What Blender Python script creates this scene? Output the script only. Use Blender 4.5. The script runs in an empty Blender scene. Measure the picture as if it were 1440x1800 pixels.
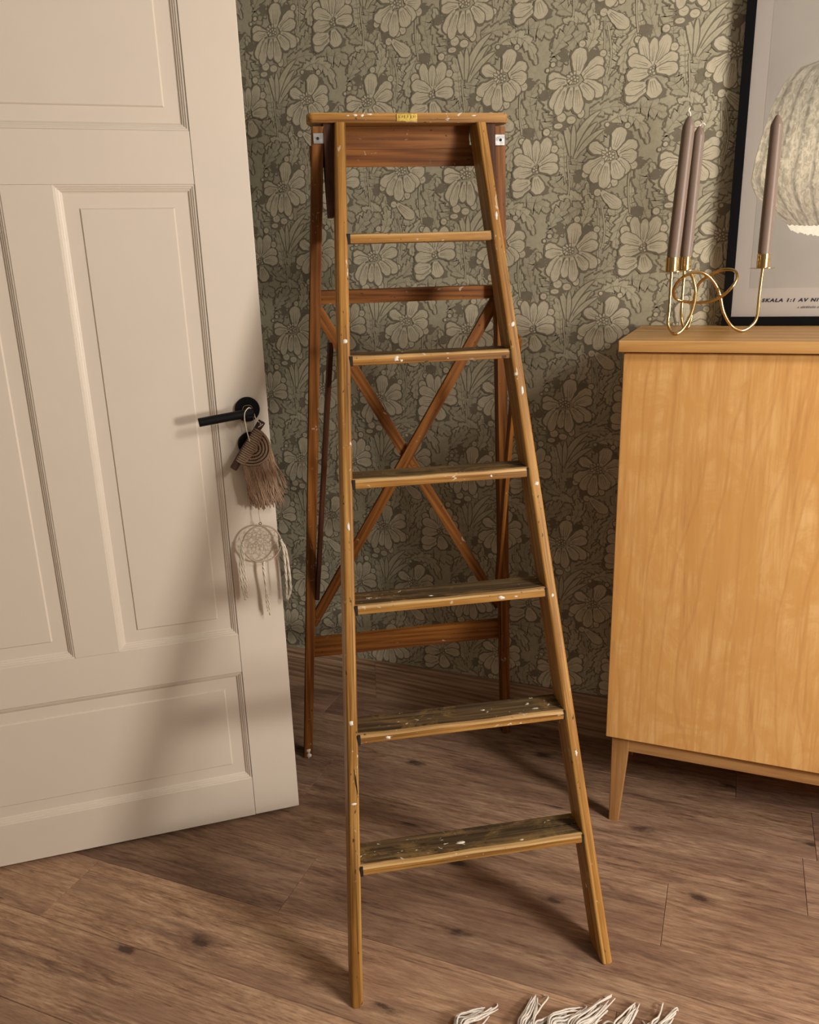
import bpy, math, random
import numpy as np
from mathutils import Vector, Matrix, noise as mnoise
random.seed(7)
SC = bpy.context.scene
COL = SC.collection

# ------------------------------------------------------------------ camera
cam_data = bpy.data.cameras.new('camera'); cam = bpy.data.objects.new('camera', cam_data); COL.objects.link(cam)
cam_data.sensor_fit = 'AUTO'; cam_data.sensor_width = 36.0; cam_data.lens = 1432.08 / 1800 * 36
cam_data.clip_start = 0.02
_r = Vector((0.93017412, 0.36603021, -0.02824881)); _u = Vector((-0.08060059, 0.2786834, 0.95699483)); _f = Vector((-0.35816149, 0.88789495, -0.28872634))
cam.matrix_world = Matrix(((_r.x, _u.x, -_f.x, 0), (_r.y, _u.y, -_f.y, 0), (_r.z, _u.z, -_f.z, 1.343), (0, 0, 0, 1)))
SC.camera = cam

# ------------------------------------------------------------------ world, lamps, exposure
world = bpy.data.worlds.new('world'); SC.world = world; world.use_nodes = True
world.node_tree.nodes['Background'].inputs[0].default_value = (1, .85, .7, 1)
world.node_tree.nodes['Background'].inputs[1].default_value = 0.01
def lamp_light(name, loc, energy, color, radius):
    d = bpy.data.lights.new(name, 'POINT'); d.energy = energy; d.color = color; d.shadow_soft_size = radius
    o = bpy.data.objects.new(name, d); COL.objects.link(o); o.location = loc; return o
lamp_light('standing_lamp_light', (1.90, .72, 1.20), 172, (1.0, .93, .84), .19)
lamp_light('ceiling_lamp_light', (1.40, .85, 2.15), 84, (1.0, .93, .84), .20)
lamp_light('added_fill_light', (-.55, -.75, 2.0), 6, (1.0, .93, .84), .25)  # unseen fill light, added to lift the floor, door foot and cabinet front
SC.view_settings.view_transform = 'Standard'; SC.view_settings.look = 'None'
SC.view_settings.exposure = 0.0; SC.view_settings.gamma = 1.0; SC.view_settings.use_curve_mapping = False

# ------------------------------------------------------------------ helpers
def mk(name, V, F, mats, parent=None, gc=None, smooth=False, midx=None):
    me = bpy.data.meshes.new(name)
    me.from_pydata([tuple(v) for v in V], [], [tuple(f) for f in F])
    if not isinstance(mats, (list, tuple)): mats = [mats]
    for m in mats: me.materials.append(m)
    if midx is not None: me.polygons.foreach_set('material_index', list(midx))
    a = me.attributes.new('gc', 'FLOAT_VECTOR', 'POINT')
    src = gc if gc is not None else V
    a.data.foreach_set('vector', np.array([tuple(p) for p in src], dtype=np.float32).ravel())
    if smooth: me.polygons.foreach_set('use_smooth', [True] * len(me.polygons))
    me.update()
    o = bpy.data.objects.new(name, me); COL.objects.link(o)
    if parent: o.parent = parent
    return o
def thing(name, label, cat, loc=(0, 0, 0), rotz=0.0, group=None):
    o = bpy.data.objects.new(name, None); COL.objects.link(o); o.location = loc; o.rotation_euler = (0, 0, rotz)
    o.empty_display_size = .05
    tag(o, label, cat, group); return o
def tag(o, label, cat, group=None):
    o['label'] = label; o['category'] = cat
    if group: o['group'] = group
    return o
def struct(o): o['kind'] = 'structure'; return o
def smooth_by_angle(o, ang=40, wn=True):
    me = o.data
    me.polygons.foreach_set('use_smooth', [True] * len(me.polygons))
    me.set_sharp_from_angle(angle=math.radians(ang))
    if wn:
        w = o.modifiers.new('weighted', 'WEIGHTED_NORMAL'); w.keep_sharp = True; w.weight = 80
    return o

def loft(name, sections, mats, parent=None, closed=True, caps=True, segmat=None, smooth=True, ang=40):
    """sections: list of (list of 3D points, list of gc points)"""
    V = []; G = []; F = []; M = []
    n = len(sections[0][0])
    for P, g in sections: V += P; G += g
    for s in range(len(sections) - 1):
        for i in range(n if closed else n - 1):
            j = (i + 1) % n
            F.append((s * n + i, s * n + j, (s + 1) * n + j, (s + 1) * n + i)); M.append(segmat[i] if segmat else 0)
    if caps:
        F.append(tuple(range(n - 1, -1, -1))); M.append(0)
        k = (len(sections) - 1) * n
        F.append(tuple(range(k, k + n))); M.append(0)
    o = mk(name, V, F, mats, parent, G, midx=M)
    if smooth: smooth_by_angle(o, ang, ang <= 40)
    return o
def rrect(a0, a1, b0, b1, r, n=3):
    """rounded rectangle outline, counter clockwise"""
    if r <= 0: return [(a0, b0), (a1, b0), (a1, b1), (a0, b1)]
    out = []
    for cx, cy, st in ((a1 - r, b0 + r, -90), (a1 - r, b1 - r, 0), (a0 + r, b1 - r, 90), (a0 + r, b0 + r, 180)):
        for k in range(n + 1):
            t = math.radians(st + 90 * k / n); out.append((cx + r * math.cos(t), cy + r * math.sin(t)))
    return out
def board(name, P0, P1, A, wa, wb, mat, parent=None, r=.002, n=2, a_off=0, b_off=0, bend=0):
    """straight board from P0 to P1; A = direction of the wa side; wb along the third axis; ends softened"""
    P0 = Vector(P0); P1 = Vector(P1); ax = (P1 - P0); L = ax.length; ax.normalize()
    A = Vector(A); A = (A - ax * A.dot(ax)).normalized(); B = ax.cross(A)
    secs = []
    e = min(r, .003)
    for t, s in ((0, e), (e, 0), (L * .5, 0), (L - e, 0), (L, e)):
        pr = rrect(-wa / 2 + a_off + s, wa / 2 + a_off - s, -wb / 2 + b_off + s, wb / 2 + b_off - s, r, n)
        bow = bend * math.sin(math.pi * t / L)
        secs.append(([P0 + ax * t + A * (a + bow) + B * b for a, b in pr], [(a, b, t) for a, b in pr]))
    return loft(name, secs, mat, parent)
def box(name, lo, hi, mat, parent=None, r=.0, long=2):
    """axis box with softened edges; gc's third axis runs along the `long` axis"""
    lo = Vector(lo); hi = Vector(hi)
    ax = [Vector((1, 0, 0)), Vector((0, 1, 0)), Vector((0, 0, 1))]
    w = hi - lo; c = (lo + hi) / 2
    i = long; j = (long + 1) % 3
    P0 = c - ax[i] * w[i] / 2; P1 = c + ax[i] * w[i] / 2
    return board(name, P0, P1, ax[j], w[j], w[(long + 2) % 3], mat, parent, r=r, n=2)
def tube(name, pts, rad, mat, parent=None, n=8, closed=False, spline=True, sub=6, radf=None):
    P = [Vector(p) for p in pts]
    if spline: P = catmull(P, sub, closed)
    N = len(P); secs = []
    T0 = None; U = None; L = 0
    for i, p in enumerate(P):
        if closed: t = (P[(i + 1) % N] - P[i - 1]).normalized()
        else: t = (P[min(i + 1, N - 1)] - P[max(i - 1, 0)]).normalized()
        if U is None:
            U = t.orthogonal().normalized()
        else:
            U = (U - t * U.dot(t)); U = U.normalized() if U.length > 1e-6 else t.orthogonal().normalized()
        W = t.cross(U)
        if i: L += (P[i] - P[i - 1]).length
        rr = rad * (radf(i / (N - 1)) if radf else 1)
        secs.append(([p + U * rr * math.cos(2 * math.pi * k / n) + W * rr * math.sin(2 * math.pi * k / n) for k in range(n)],
                     [(rr * math.cos(2 * math.pi * k / n), rr * math.sin(2 * math.pi * k / n), L) for k in range(n)]))
    if closed: secs.append(secs[0])
    return loft(name, secs, mat, parent, caps=not closed, ang=60)
def catmull(P, sub=6, closed=False):
    out = []; N = len(P)
    rng = range(N) if closed else range(N - 1)
    for i in rng:
        if closed: p0, p1, p2, p3 = P[i - 1], P[i], P[(i + 1) % N], P[(i + 2) % N]
        else: p0, p1, p2, p3 = P[max(i - 1, 0)], P[i], P[i + 1], P[min(i + 2, N - 1)]
        for k in range(sub):
            t = k / sub
            out.append(.5 * ((2 * p1) + (p2 - p0) * t + (2 * p0 - 5 * p1 + 4 * p2 - p3) * t * t + (3 * p1 - p0 - 3 * p2 + p3) * t ** 3))
    if not closed: out.append(P[-1].copy())
    return out
def merge(parts):
    """parts: list of (V,F) -> V,F"""
    V = []; F = []
    for v, f in parts:
        k = len(V); V += v; F += [tuple(i + k for i in q) for q in f]
    return V, F
def tube_vf(P, rad, n=6, closed=False, radf=None):
    N = len(P); V = []; F = []; U = None
    for i, p in enumerate(P):
        t = ((P[(i + 1) % N] - P[i - 1]) if closed else (P[min(i + 1, N - 1)] - P[max(i - 1, 0)])).normalized()
        U = t.orthogonal().normalized() if U is None else (U - t * U.dot(t)).normalized()
        W = t.cross(U); rr = rad * (radf(i / (N - 1)) if radf else 1)
        V += [p + U * rr * math.cos(2 * math.pi * k / n) + W * rr * math.sin(2 * math.pi * k / n) for k in range(n)]
    for s in range(N if closed else N - 1):
        for i in range(n):
            j = (i + 1) % n; s2 = (s + 1) % N
            F.append((s * n + i, s * n + j, s2 * n + j, s2 * n + i))
    if not closed:
        F.append(tuple(range(n - 1, -1, -1))); F.append(tuple(range((N - 1) * n, N * n)))
    return V, F
def lathe(name, prof, base, mat, parent=None, n=24, axis=(0, 0, 1), ang=35):
    """prof: (radius, height) list along the axis from base"""
    ax = Vector(axis).normalized(); U = ax.orthogonal().normalized(); W = ax.cross(U); base = Vector(base)
    secs = []
    for r, h in prof:
        r = max(r, 1e-5)
        secs.append(([base + ax * h + (U * math.cos(2 * math.pi * k / n) + W * math.sin(2 * math.pi * k / n)) * r for k in range(n)],
                     [(r * math.cos(2 * math.pi * k / n), r * math.sin(2 * math.pi * k / n), h) for k in range(n)]))
    return loft(name, secs, mat, parent, ang=ang)
def extrude_poly(name, outline, z0, z1, mat, parent=None, bev=.002, f=lambda a, b, z: (a, b, z), long_x=True):
    """outline (a,b) polygon extruded along z with softened rims"""
    c = np.mean(np.array(outline), axis=0)
    def ins(d):
        out = []
        n = len(outline)
        for i in range(n):
            p = Vector(outline[i]); q = (Vector(c) - p); out.append(tuple(p + q.normalized() * d))
        return out
    secs = []
    for z, d in ((z0, bev), (z0 + bev, 0), (z1 - bev, 0), (z1, bev)):
        o = ins(d)
        secs.append(([Vector(f(a, b, z)) for a, b in o], [((b, z, a) if long_x else (a, b, z)) for a, b in o]))
    return loft(name, secs, mat, parent)

# ------------------------------------------------------------------ materials
class NT:
    def __init__(s, name):
        s.m = bpy.data.materials.new(name); s.m.use_nodes = True; s.t = s.m.node_tree
        s.b = s.t.nodes['Principled BSDF']
    def n(s, typ, **kw):
        d = s.t.nodes.new(typ)
        for k, v in kw.items():
            if k.startswith('i_'):
                key = k[2:]; key = int(key) if key.isdigit() else key.replace('_', ' ')
                d.inputs[key].default_value = v
            else: setattr(d, k, v)
        return d
    def l(s, a, b): s.t.links.new(a, b)
    def ramp(s, fac, stops):
        d = s.t.nodes.new('ShaderNodeValToRGB'); e = d.color_ramp.elements
        while len(e) < len(stops): e.new(.5)
        for x, (p, c) in zip(e, stops): x.position = p; x.color = (*c, 1) if len(c) == 3 else c
        s.l(fac, d.inputs[0]); return d.outputs[0]
    def mix(s, fac, a, b, mode='MIX'):
        d = s.t.nodes.new('ShaderNodeMix'); d.data_type = 'RGBA'; d.blend_type = mode
        for v, i in ((fac, 0), (a, 6), (b, 7)):
            if hasattr(v, 'is_output'): s.l(v, d.inputs[i])
            elif isinstance(v, (int, float)): d.inputs[i].default_value = v
            else: d.inputs[i].default_value = (*v, 1)
        return d.outputs[2]
    def math(s, op, a, b=None, clamp=False):
        d = s.t.nodes.new('ShaderNodeMath'); d.operation = op; d.use_clamp = clamp
        for v, i in ((a, 0), (b, 1)):
            if v is None: continue
            if hasattr(v, 'is_output'): s.l(v, d.inputs[i])
            else: d.inputs[i].default_value = v
        return d.outputs[0]
    def coords(s, scale=(1, 1, 1), rnd=7.0):
        a = s.n('ShaderNodeAttribute', attribute_name='gc')
        oi = s.n('ShaderNodeObjectInfo')
        mu = s.n('ShaderNodeMath', operation='MULTIPLY'); s.l(oi.outputs['Random'], mu.inputs[0]); mu.inputs[1].default_value = rnd
        ad = s.n('ShaderNodeVectorMath', operation='ADD'); s.l(a.outputs['Vector'], ad.inputs[0]); s.l(mu.outputs[0], ad.inputs[1])
        mp = s.n('ShaderNodeMapping'); mp.inputs['Scale'].default_value = scale; s.l(ad.outputs[0], mp.inputs[0])
        return mp.outputs[0]
    def noise(s, vec, scale, detail=4, rough=.55, dist=0.0):
        d = s.n('ShaderNodeTexNoise'); d.inputs['Scale'].default_value = scale; d.inputs['Detail'].default_value = detail
        d.inputs['Roughness'].default_value = rough; d.inputs['Distortion'].default_value = dist
        if vec is not None: s.l(vec, d.inputs['Vector'])
        return d.outputs['Fac']
    def bump(s, h, strength, dist=.002):
        d = s.n('ShaderNodeBump'); d.inputs['Strength'].default_value = strength; d.inputs['Distance'].default_value = dist
        s.l(h, d.inputs['Height']); s.l(d.outputs[0], s.b.inputs['Normal'])
def plain(name, col, rough=.5, metal=0.0, spec=.5, noise=0.0, nscale=40):
    t = NT(name); t.b.inputs['Roughness'].default_value = rough; t.b.inputs['Metallic'].default_value = metal
    t.b.inputs['Specular IOR Level'].default_value = spec
    if noise:
        f = t.noise(t.coords(), nscale)
        t.l(t.ramp(f, [(.3, tuple(c * (1 - noise) for c in col)), (.7, tuple(min(1, c * (1 + noise)) for c in col))]), t.b.inputs['Base Color'])
    else: t.b.inputs['Base Color'].default_value = (*col, 1)
    return t.m
def wood(name, dark, mid, light, grain=55, along=2.2, rough=.45, paint=0.0, bump=.15, blot=.35, rings=0.0, wear=None, crackline=0.0):
    t = NT(name)
    v = t.coords((grain, grain, along))
    f1 = t.noise(v, 1.0, 6, .62, .6)
    v2 = t.coords((grain * 4, grain * 4, along * 3))
    f2 = t.noise(v2, 1.0, 3, .6)
    v3 = t.coords((6, 6, 2.0))
    f3 = t.noise(v3, 1.2, 4, .6, .4)
    f = t.math('ADD', t.math('MULTIPLY', f1, .72), t.math('MULTIPLY', f2, .28))
    if rings:
        vr = t.coords((30, 30, 1.4))
        w = t.n('ShaderNodeTexWave', wave_type='BANDS', bands_direction='DIAGONAL'); w.inputs['Scale'].default_value = 1.3
        w.inputs['Distortion'].default_value = 7.0; w.inputs['Detail'].default_value = 2.0; w.inputs['Detail Scale'].default_value = .8
        t.l(vr, w.inputs['Vector'])
        f = t.math('ADD', t.math('MULTIPLY', f, 1 - rings), t.math('MULTIPLY', w.outputs['Fac'], rings))
    c = t.ramp(f, [(.37, dark), (.50, mid), (.62, light)])
    c = t.mix(t.ramp(f3, [(.35, (0, 0, 0)), (.7, (blot, blot, blot))]), c, tuple(x * .45 for x in mid))
    if wear:
        vw = t.coords((9, 9, 5)); fw = t.noise(vw, 2.0, 6, .7, .5)
        c = t.mix(t.ramp(fw, [(.50, (0, 0, 0)), (.62, (.85, .85, .85))]), c, wear)
    rg = None
    if paint:
        vp = t.coords((1, 1, .55)); fp = t.noise(vp, 95, 3, .5, .8); fq = t.noise(vp, 14, 2, .5)
        g = t.math('MULTIPLY', t.ramp(fp, [(.66, (0, 0, 0)), (.69, (1, 1, 1))]), t.ramp(fq, [(.50, (0, 0, 0)), (.60, (paint, paint, paint))]))
        c = t.mix(g, c, (.70, .64, .54))
        vd = t.coords((1, 1, .5), 3.0); fd = t.noise(vd, 120, 2, .5)
        c = t.mix(t.ramp(fd, [(.70, (0, 0, 0)), (.73, (.8, .8, .8))]), c, (.02, .012, .006))
    t.l(c, t.b.inputs['Base Color'])
    t.l(t.ramp(f1, [(.2, (rough * 1.25,) * 3), (.8, (rough * .85,) * 3)]), t.b.inputs['Roughness'])
    t.b.inputs['Specular IOR Level'].default_value = .28
    if crackline:
        vc = t.coords((grain * 1.6, grain * 1.6, along * .8)); fc = t.noise(vc, 1.0, 2, .5, 1.2)
        c2 = t.mix(t.ramp(fc, [(.62, (0, 0, 0)), (.68, (crackline,) * 3)]), c, tuple(x * .35 for x in dark))
        t.l(c2, t.b.inputs['Base Color'])
    if bump: t.bump(f, bump, .0015)
    return t.m

M_front = wood('varnished_pine', (.155, .062, .012), (.37, .175, .038), (.56, .315, .095), 60, 2.0, .40, paint=.8, bump=.25, blot=.45, crackline=.55)
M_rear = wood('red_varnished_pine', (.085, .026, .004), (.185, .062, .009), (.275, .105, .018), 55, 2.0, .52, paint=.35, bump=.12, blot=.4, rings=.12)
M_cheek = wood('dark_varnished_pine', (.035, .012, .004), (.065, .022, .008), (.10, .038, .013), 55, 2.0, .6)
M_tread = wood('worn_tread', (.035, .022, .010), (.095, .058, .026), (.19, .125, .058), 80, 2.0, .62, paint=.9, bump=.5, blot=.6, rings=.10, wear=(.22, .135, .048), crackline=.6)
M_edge = wood('worn_edge', (.24, .125, .040), (.50, .30, .115), (.66, .45, .21), 90, 3.0, .55, paint=.5, bump=.35, blot=.45)
M_joint = plain('joint_shadow_wood', (.012, .007, .004), .8)
def veneer():
    t = NT('birch_veneer')
    f1 = t.noise(t.coords((26, 26, 1.6), 3), 1.0, 6, .62, .9)
    f2 = t.noise(t.coords((170, 170, 9), 3), 1.0, 3, .6)
    f3 = t.noise(t.coords((9, 9, 6.5), 3), 1.0, 5, .65, 1.8)
    f = t.math('ADD', t.math('MULTIPLY', f1, .7), t.math('MULTIPLY', f2, .3))
    c = t.ramp(f, [(.36, (.52, .255, .078)), (.5, (.655, .360, .126)), (.64, (.73, .44, .180))])
    c = t.mix(t.ramp(f3, [(.42, (.75,) * 3), (.58, (0, 0, 0))]), c, (.60, .305, .090))
    w = t.n('ShaderNodeTexWave', wave_type='BANDS', bands_direction='X'); w.inputs['Scale'].default_value = 3.4
    w.inputs['Distortion'].default_value = 16.0; w.inputs['Detail'].default_value = 3.0; w.inputs['Detail Scale'].default_value = .55; w.inputs['Detail Roughness'].default_value = .45
    t.l(t.coords((1.6, 1.6, .55), 3), w.inputs['Vector'])
    c = t.mix(t.ramp(w.outputs['Fac'], [(.0, (.30,) * 3), (.05, (0, 0, 0))]), c, (.46, .215, .062))
    t.l(c, t.b.inputs['Base Color']); t.b.inputs['Roughness'].default_value = .42; t.b.inputs['Specular IOR Level'].default_value = .35
    t.bump(f2, .05, .001)
    return t.m
M_cab = veneer()
M_cabtop = wood('birch_top', (.40, .195, .055), (.53, .285, .095), (.62, .37, .14), 26, 1.2, .38, bump=.05, blot=.2)
M_cableg = wood('birch_leg', (.30, .14, .045), (.42, .21, .075), (.50, .28, .11), 40, 2, .5)
M_pine = wood('pine_baseboard', (.20, .115, .062), (.33, .205, .125), (.43, .285, .18), 40, 1.2, .5, rings=.15, blot=.25)
M_door = plain('door_paint', (.70, .615, .525), .42, noise=.012, nscale=9)
M_gap = plain('dark_gap', (.01, .009, .008), .9)
M_black = plain('black_metal', (.004, .004, .0045), .5, .0, .2)
M_steel = plain('galvanised_steel', (.34, .335, .33), .45, .9, noise=.35, nscale=120)
M_brass = plain('brass', (.72, .50, .22), .19, 1.0)
M_label = plain('brass_foil', (.80, .55, .14), .32, .9, noise=.35, nscale=260)
M_paint = plain('white_paint_spots', (.72, .67, .58), .6, noise=.15, nscale=200)
M_paper = plain('poster_paper', (.45, .395, .355), .55)
M_photo = plain('poster_photo_ground', (.385, .345, .305), .55, noise=.06, nscale=5)
M_frame = plain('black_frame', (.004, .004, .0045), .6, 0, .08)
M_ink = plain('ink', (.02, .018, .035), .7)
M_inkgrey = plain('grey_ink', (.16, .14, .14), .7)
M_rimwhite = plain('print_white', (.86, .82, .70), .6, noise=.06, nscale=150)
M_cotton = plain('cotton', (.74, .66, .55), .9, noise=.10, nscale=300, spec=.15)
M_fringe = plain('rug_fringe', (.70, .64, .58), .9, noise=.12, nscale=300, spec=.15)
M_jute = plain('taupe_cord', (.31, .215, .150), .92, noise=.22, nscale=350, spec=.1)
M_jute2 = plain('taupe_cord_fringe', (.34, .225, .150), .95, noise=.25, nscale=400, spec=.1)
M_knotshade = plain('knot_gap_shade', (.10, .062, .042), .95, noise=.25, nscale=300, spec=.1)  # dark brown that paints the shade in the gaps between knots
M_stick = plain('dark_twig', (.055, .022, .016), .7, noise=.4, nscale=90)
M_hoop = plain('hoop_wrap', (.46, .36, .26), .8, noise=.1, nscale=300)
M_web = plain('web_cord', (.40, .30, .20), .8)
M_ring = plain('dark_ring', (.10, .07, .04), .4, .8)
M_wick = plain('wick', (.80, .74, .66), .9)
def candle_mat():
    t = NT('taupe_wax'); t.b.inputs['Base Color'].default_value = (.20, .140, .108, 1); t.b.inputs['Roughness'].default_value = .42
    t.b.inputs['Subsurface Weight'].default_value = .15; t.b.inputs['Subsurface Radius'].default_value = (.004, .002, .001)
    return t.m
M_candle = candle_mat()
def paper_print(name, col, rough=.75):
    t = NT(name)
    a = t.n('ShaderNodeNewGeometry'); f = t.noise(a.outputs['Position'], 900, 2, .6)
    f2 = t.noise(a.outputs['Position'], 90, 3, .6)
    g = t.math('ADD', t.math('MULTIPLY', f, .6), t.math('MULTIPLY', f2, .4))
    t.l(t.ramp(g, [(.32, tuple(c * .80 for c in col)), (.68, tuple(c * 1.18 for c in col))]), t.b.inputs['Base Color'])
    t.b.inputs['Roughness'].default_value = rough; t.b.inputs['Specular IOR Level'].default_value = .25
    return t.m
W_dark = paper_print('wallpaper_ground', (0.204, 0.178, 0.128))
W_line = paper_print('wallpaper_line', (0.293, 0.264, 0.190))
W_leaf = paper_print('wallpaper_leaf', (0.410, 0.375, 0.271))
W_leaf2 = paper_print('wallpaper_leaf_light', (0.482, 0.442, 0.319))
W_flow = paper_print('wallpaper_flower', (0.558, 0.500, 0.370))
M_plaster = plain('painted_wall', (.15, .14, .11), .8)
M_ceil = plain('ceiling_paint', (.30, .29, .27), .85)
def floor_mat():
    t = NT('laminate_oak')
    f1 = t.noise(t.coords((26, 26, 3.2), 11), 1.0, 8, .70, 1.3)
    f2 = t.noise(t.coords((230, 230, 26), 11), 1, 4, .7)
    f3 = t.noise(t.coords((7, 7, 1.5), 11), 1.1, 5, .62, .5)
    f = t.math('ADD', t.math('MULTIPLY', f1, .55), t.math('MULTIPLY', f2, .45))
    c = t.ramp(f, [(.37, (.120, .064, .042)), (.50, (.300, .182, .120)), (.62, (.43, .290, .195))])
    c = t.mix(t.ramp(f3, [(.44, (0, 0, 0)), (.62, (.62,) * 3)]), c, (.155, .084, .060))
    f4 = t.noise(t.coords((15, 15, 1.3), 5), 1.3, 5, .62, 1.6)
    c = t.mix(t.ramp(f4, [(.56, (0, 0, 0)), (.70, (.62,) * 3)]), c, (.080, .044, .036))
    # thin cracks
    f5 = t.noise(t.coords((34, 34, .45), 9), 1.0, 2, .5, .6)
    c = t.mix(t.ramp(f5, [(.495, (0, 0, 0)), (.50, (.55,) * 3), (.505, (0, 0, 0))]), c, (.035, .020, .015))
    # knots: scattered in the plank's own plane
    a = t.n('ShaderNodeAttribute', attribute_name='gc'); sp = t.n('ShaderNodeSeparateXYZ'); t.l(a.outputs['Vector'], sp.inputs[0])
    oi = t.n('ShaderNodeObjectInfo')
    cb = t.n('ShaderNodeCombineXYZ')
    t.l(t.math('ADD', t.math('MULTIPLY', sp.outputs[0], 5.6), t.math('MULTIPLY', oi.outputs['Random'], 37)), cb.inputs[0])
    t.l(t.math('ADD', t.math('MULTIPLY', sp.outputs[2], 2.5), t.math('MULTIPLY', oi.outputs['Random'], 91)), cb.inputs[1])
    vo = t.n('ShaderNodeTexVoronoi', feature='F1', voronoi_dimensions='2D'); vo.inputs['Scale'].default_value = 1.0; t.l(cb.outputs[0], vo.inputs['Vector'])
    wob = t.noise(t.coords((60, 60, 20), 5), 1.0, 5, .7)
    vsel = t.n('ShaderNodeSeparateColor'); t.l(vo.outputs['Color'], vsel.inputs[0])
    dd = t.math('ADD', vo.outputs['Distance'], t.math('ADD', t.math('MULTIPLY', t.math('SUBTRACT', wob, .5), .22), t.math('MULTIPLY', t.math('GREATER_THAN', vsel.outputs[0], .62), .5)))
    c = t.mix(t.ramp(dd, [(.025, (.9,) * 3), (.05, (.5,) * 3), (.085, (.16,) * 3), (.15, (0, 0, 0))]), c, (.040, .022, .017))
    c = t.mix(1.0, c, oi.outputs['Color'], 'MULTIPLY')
    t.l(c, t.b.inputs['Base Color'])
    t.b.inputs['Roughness'].default_value = .6; t.b.inputs['Specular IOR Level'].default_value = .3
    t.bump(f2, .12, .001)
    return t.m
M_floor = floor_mat()
def shell_mat():
    t = NT('printed_dome')
    a = t.n('ShaderNodeAttribute', attribute_name='gc')
    s1 = t.n('ShaderNodeMapping'); s1.inputs['Scale'].default_value = (1, 1, 1); t.l(a.outputs['Vector'], s1.inputs[0])
    sep = t.n('ShaderNodeSeparateXYZ'); t.l(s1.outputs[0], sep.inputs[0])
    # gc.x = rib coordinate, gc.y = height fraction
    nz = t.noise(s1.outputs[0], 22, 5, .7, .8)
    ribs = t.math('SINE', t.math('ADD', t.math('MULTIPLY', sep.outputs[0], 34), t.math('MULTIPLY', nz, 2.0)))
    ribs = t.ramp(t.math('ADD', t.math('MULTIPLY', ribs, .5), .5), [(.0, (.62,) * 3), (.12, (.92,) * 3), (1, (1, 1, 1))])
    tone = t.ramp(sep.outputs[1], [(0, (.40, .35, .29)), (.45, (.66, .60, .48)), (.72, (.46, .42, .34)), (1, (.33, .295, .25))])
    c = t.mix(1.0, tone, ribs, 'MULTIPLY')
    c = t.mix(.75, c, t.ramp(nz, [(.40, (.58, .55, .50)), (.60, (1.3, 1.27, 1.2))]), 'MULTIPLY')
    t.l(c, t.b.inputs['Base Color']); t.b.inputs['Roughness'].default_value = .6
    return t.m
M_dome = shell_mat()
def glass_mat():
    t = NT('picture_glass'); o = t.t.nodes['Material Output']
    tr = t.n('ShaderNodeBsdfTransparent'); gl = t.n('ShaderNodeBsdfGlossy'); gl.inputs['Roughness'].default_value = .03
    fr = t.n('ShaderNodeFresnel'); fr.inputs[0].default_value = 1.2
    mx = t.n('ShaderNodeMixShader'); t.l(fr.outputs[0], mx.inputs[0]); t.l(tr.outputs[0], mx.inputs[1]); t.l(gl.outputs[0], mx.inputs[2])
    t.l(mx.outputs[0], o.inputs[0]); t.t.nodes.remove(t.b); return t.m
M_glass = glass_mat()

# ------------------------------------------------------------------ the room
YW = 2.162; XL = -1.66; XR = 2.7; YF = -1.7; ZC = 2.45
wall_back = struct(box('wall_back', (XL - .12, YW, -.1), (XR + .12, YW + .12, ZC), W_leaf))
struct(box('wall_right', (XR, YF, -.1), (XR + .12, YW, ZC), M_plaster))
struct(box('wall_front', (XL - .12, YF - .12, -.1), (XR + .12, YF, ZC), M_plaster))
struct(box('ceiling', (XL - .12, YF - .12, ZC), (XR + .12, YW + .12, ZC + .1), M_ceil))
DO0, DO1 = .99, 1.93           # doorway in the left wall
wl = struct(box('wall_left', (XL - .12, YF, -.1), (XL, DO0, ZC), M_plaster))
box('wall_pier', (XL - .12, DO1, -.1), (XL, YW, ZC), M_plaster, wl)
box('wall_header', (XL - .12, DO0, 2.07), (XL, DO1, ZC), M_plaster, wl)
tr = struct(box('trim_1', (XL - .13, DO1 - .03, 0), (XL + .018, DO1 + .05, 2.13), M_door, r=.004))
box('casing', (XL - .13, DO0 - .07, 2.05), (XL + .018, DO1 + .05, 2.13), M_door, tr, r=.004)
box('casing', (XL - .13, DO0 - .07, 0), (XL + .018, DO0 + .01, 2.13), M_door, tr, r=.004)
struct(box('wall_hall', (XL - 1.15, YF, -.1), (XL - 1.05, YW + .12, ZC), M_plaster))

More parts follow.
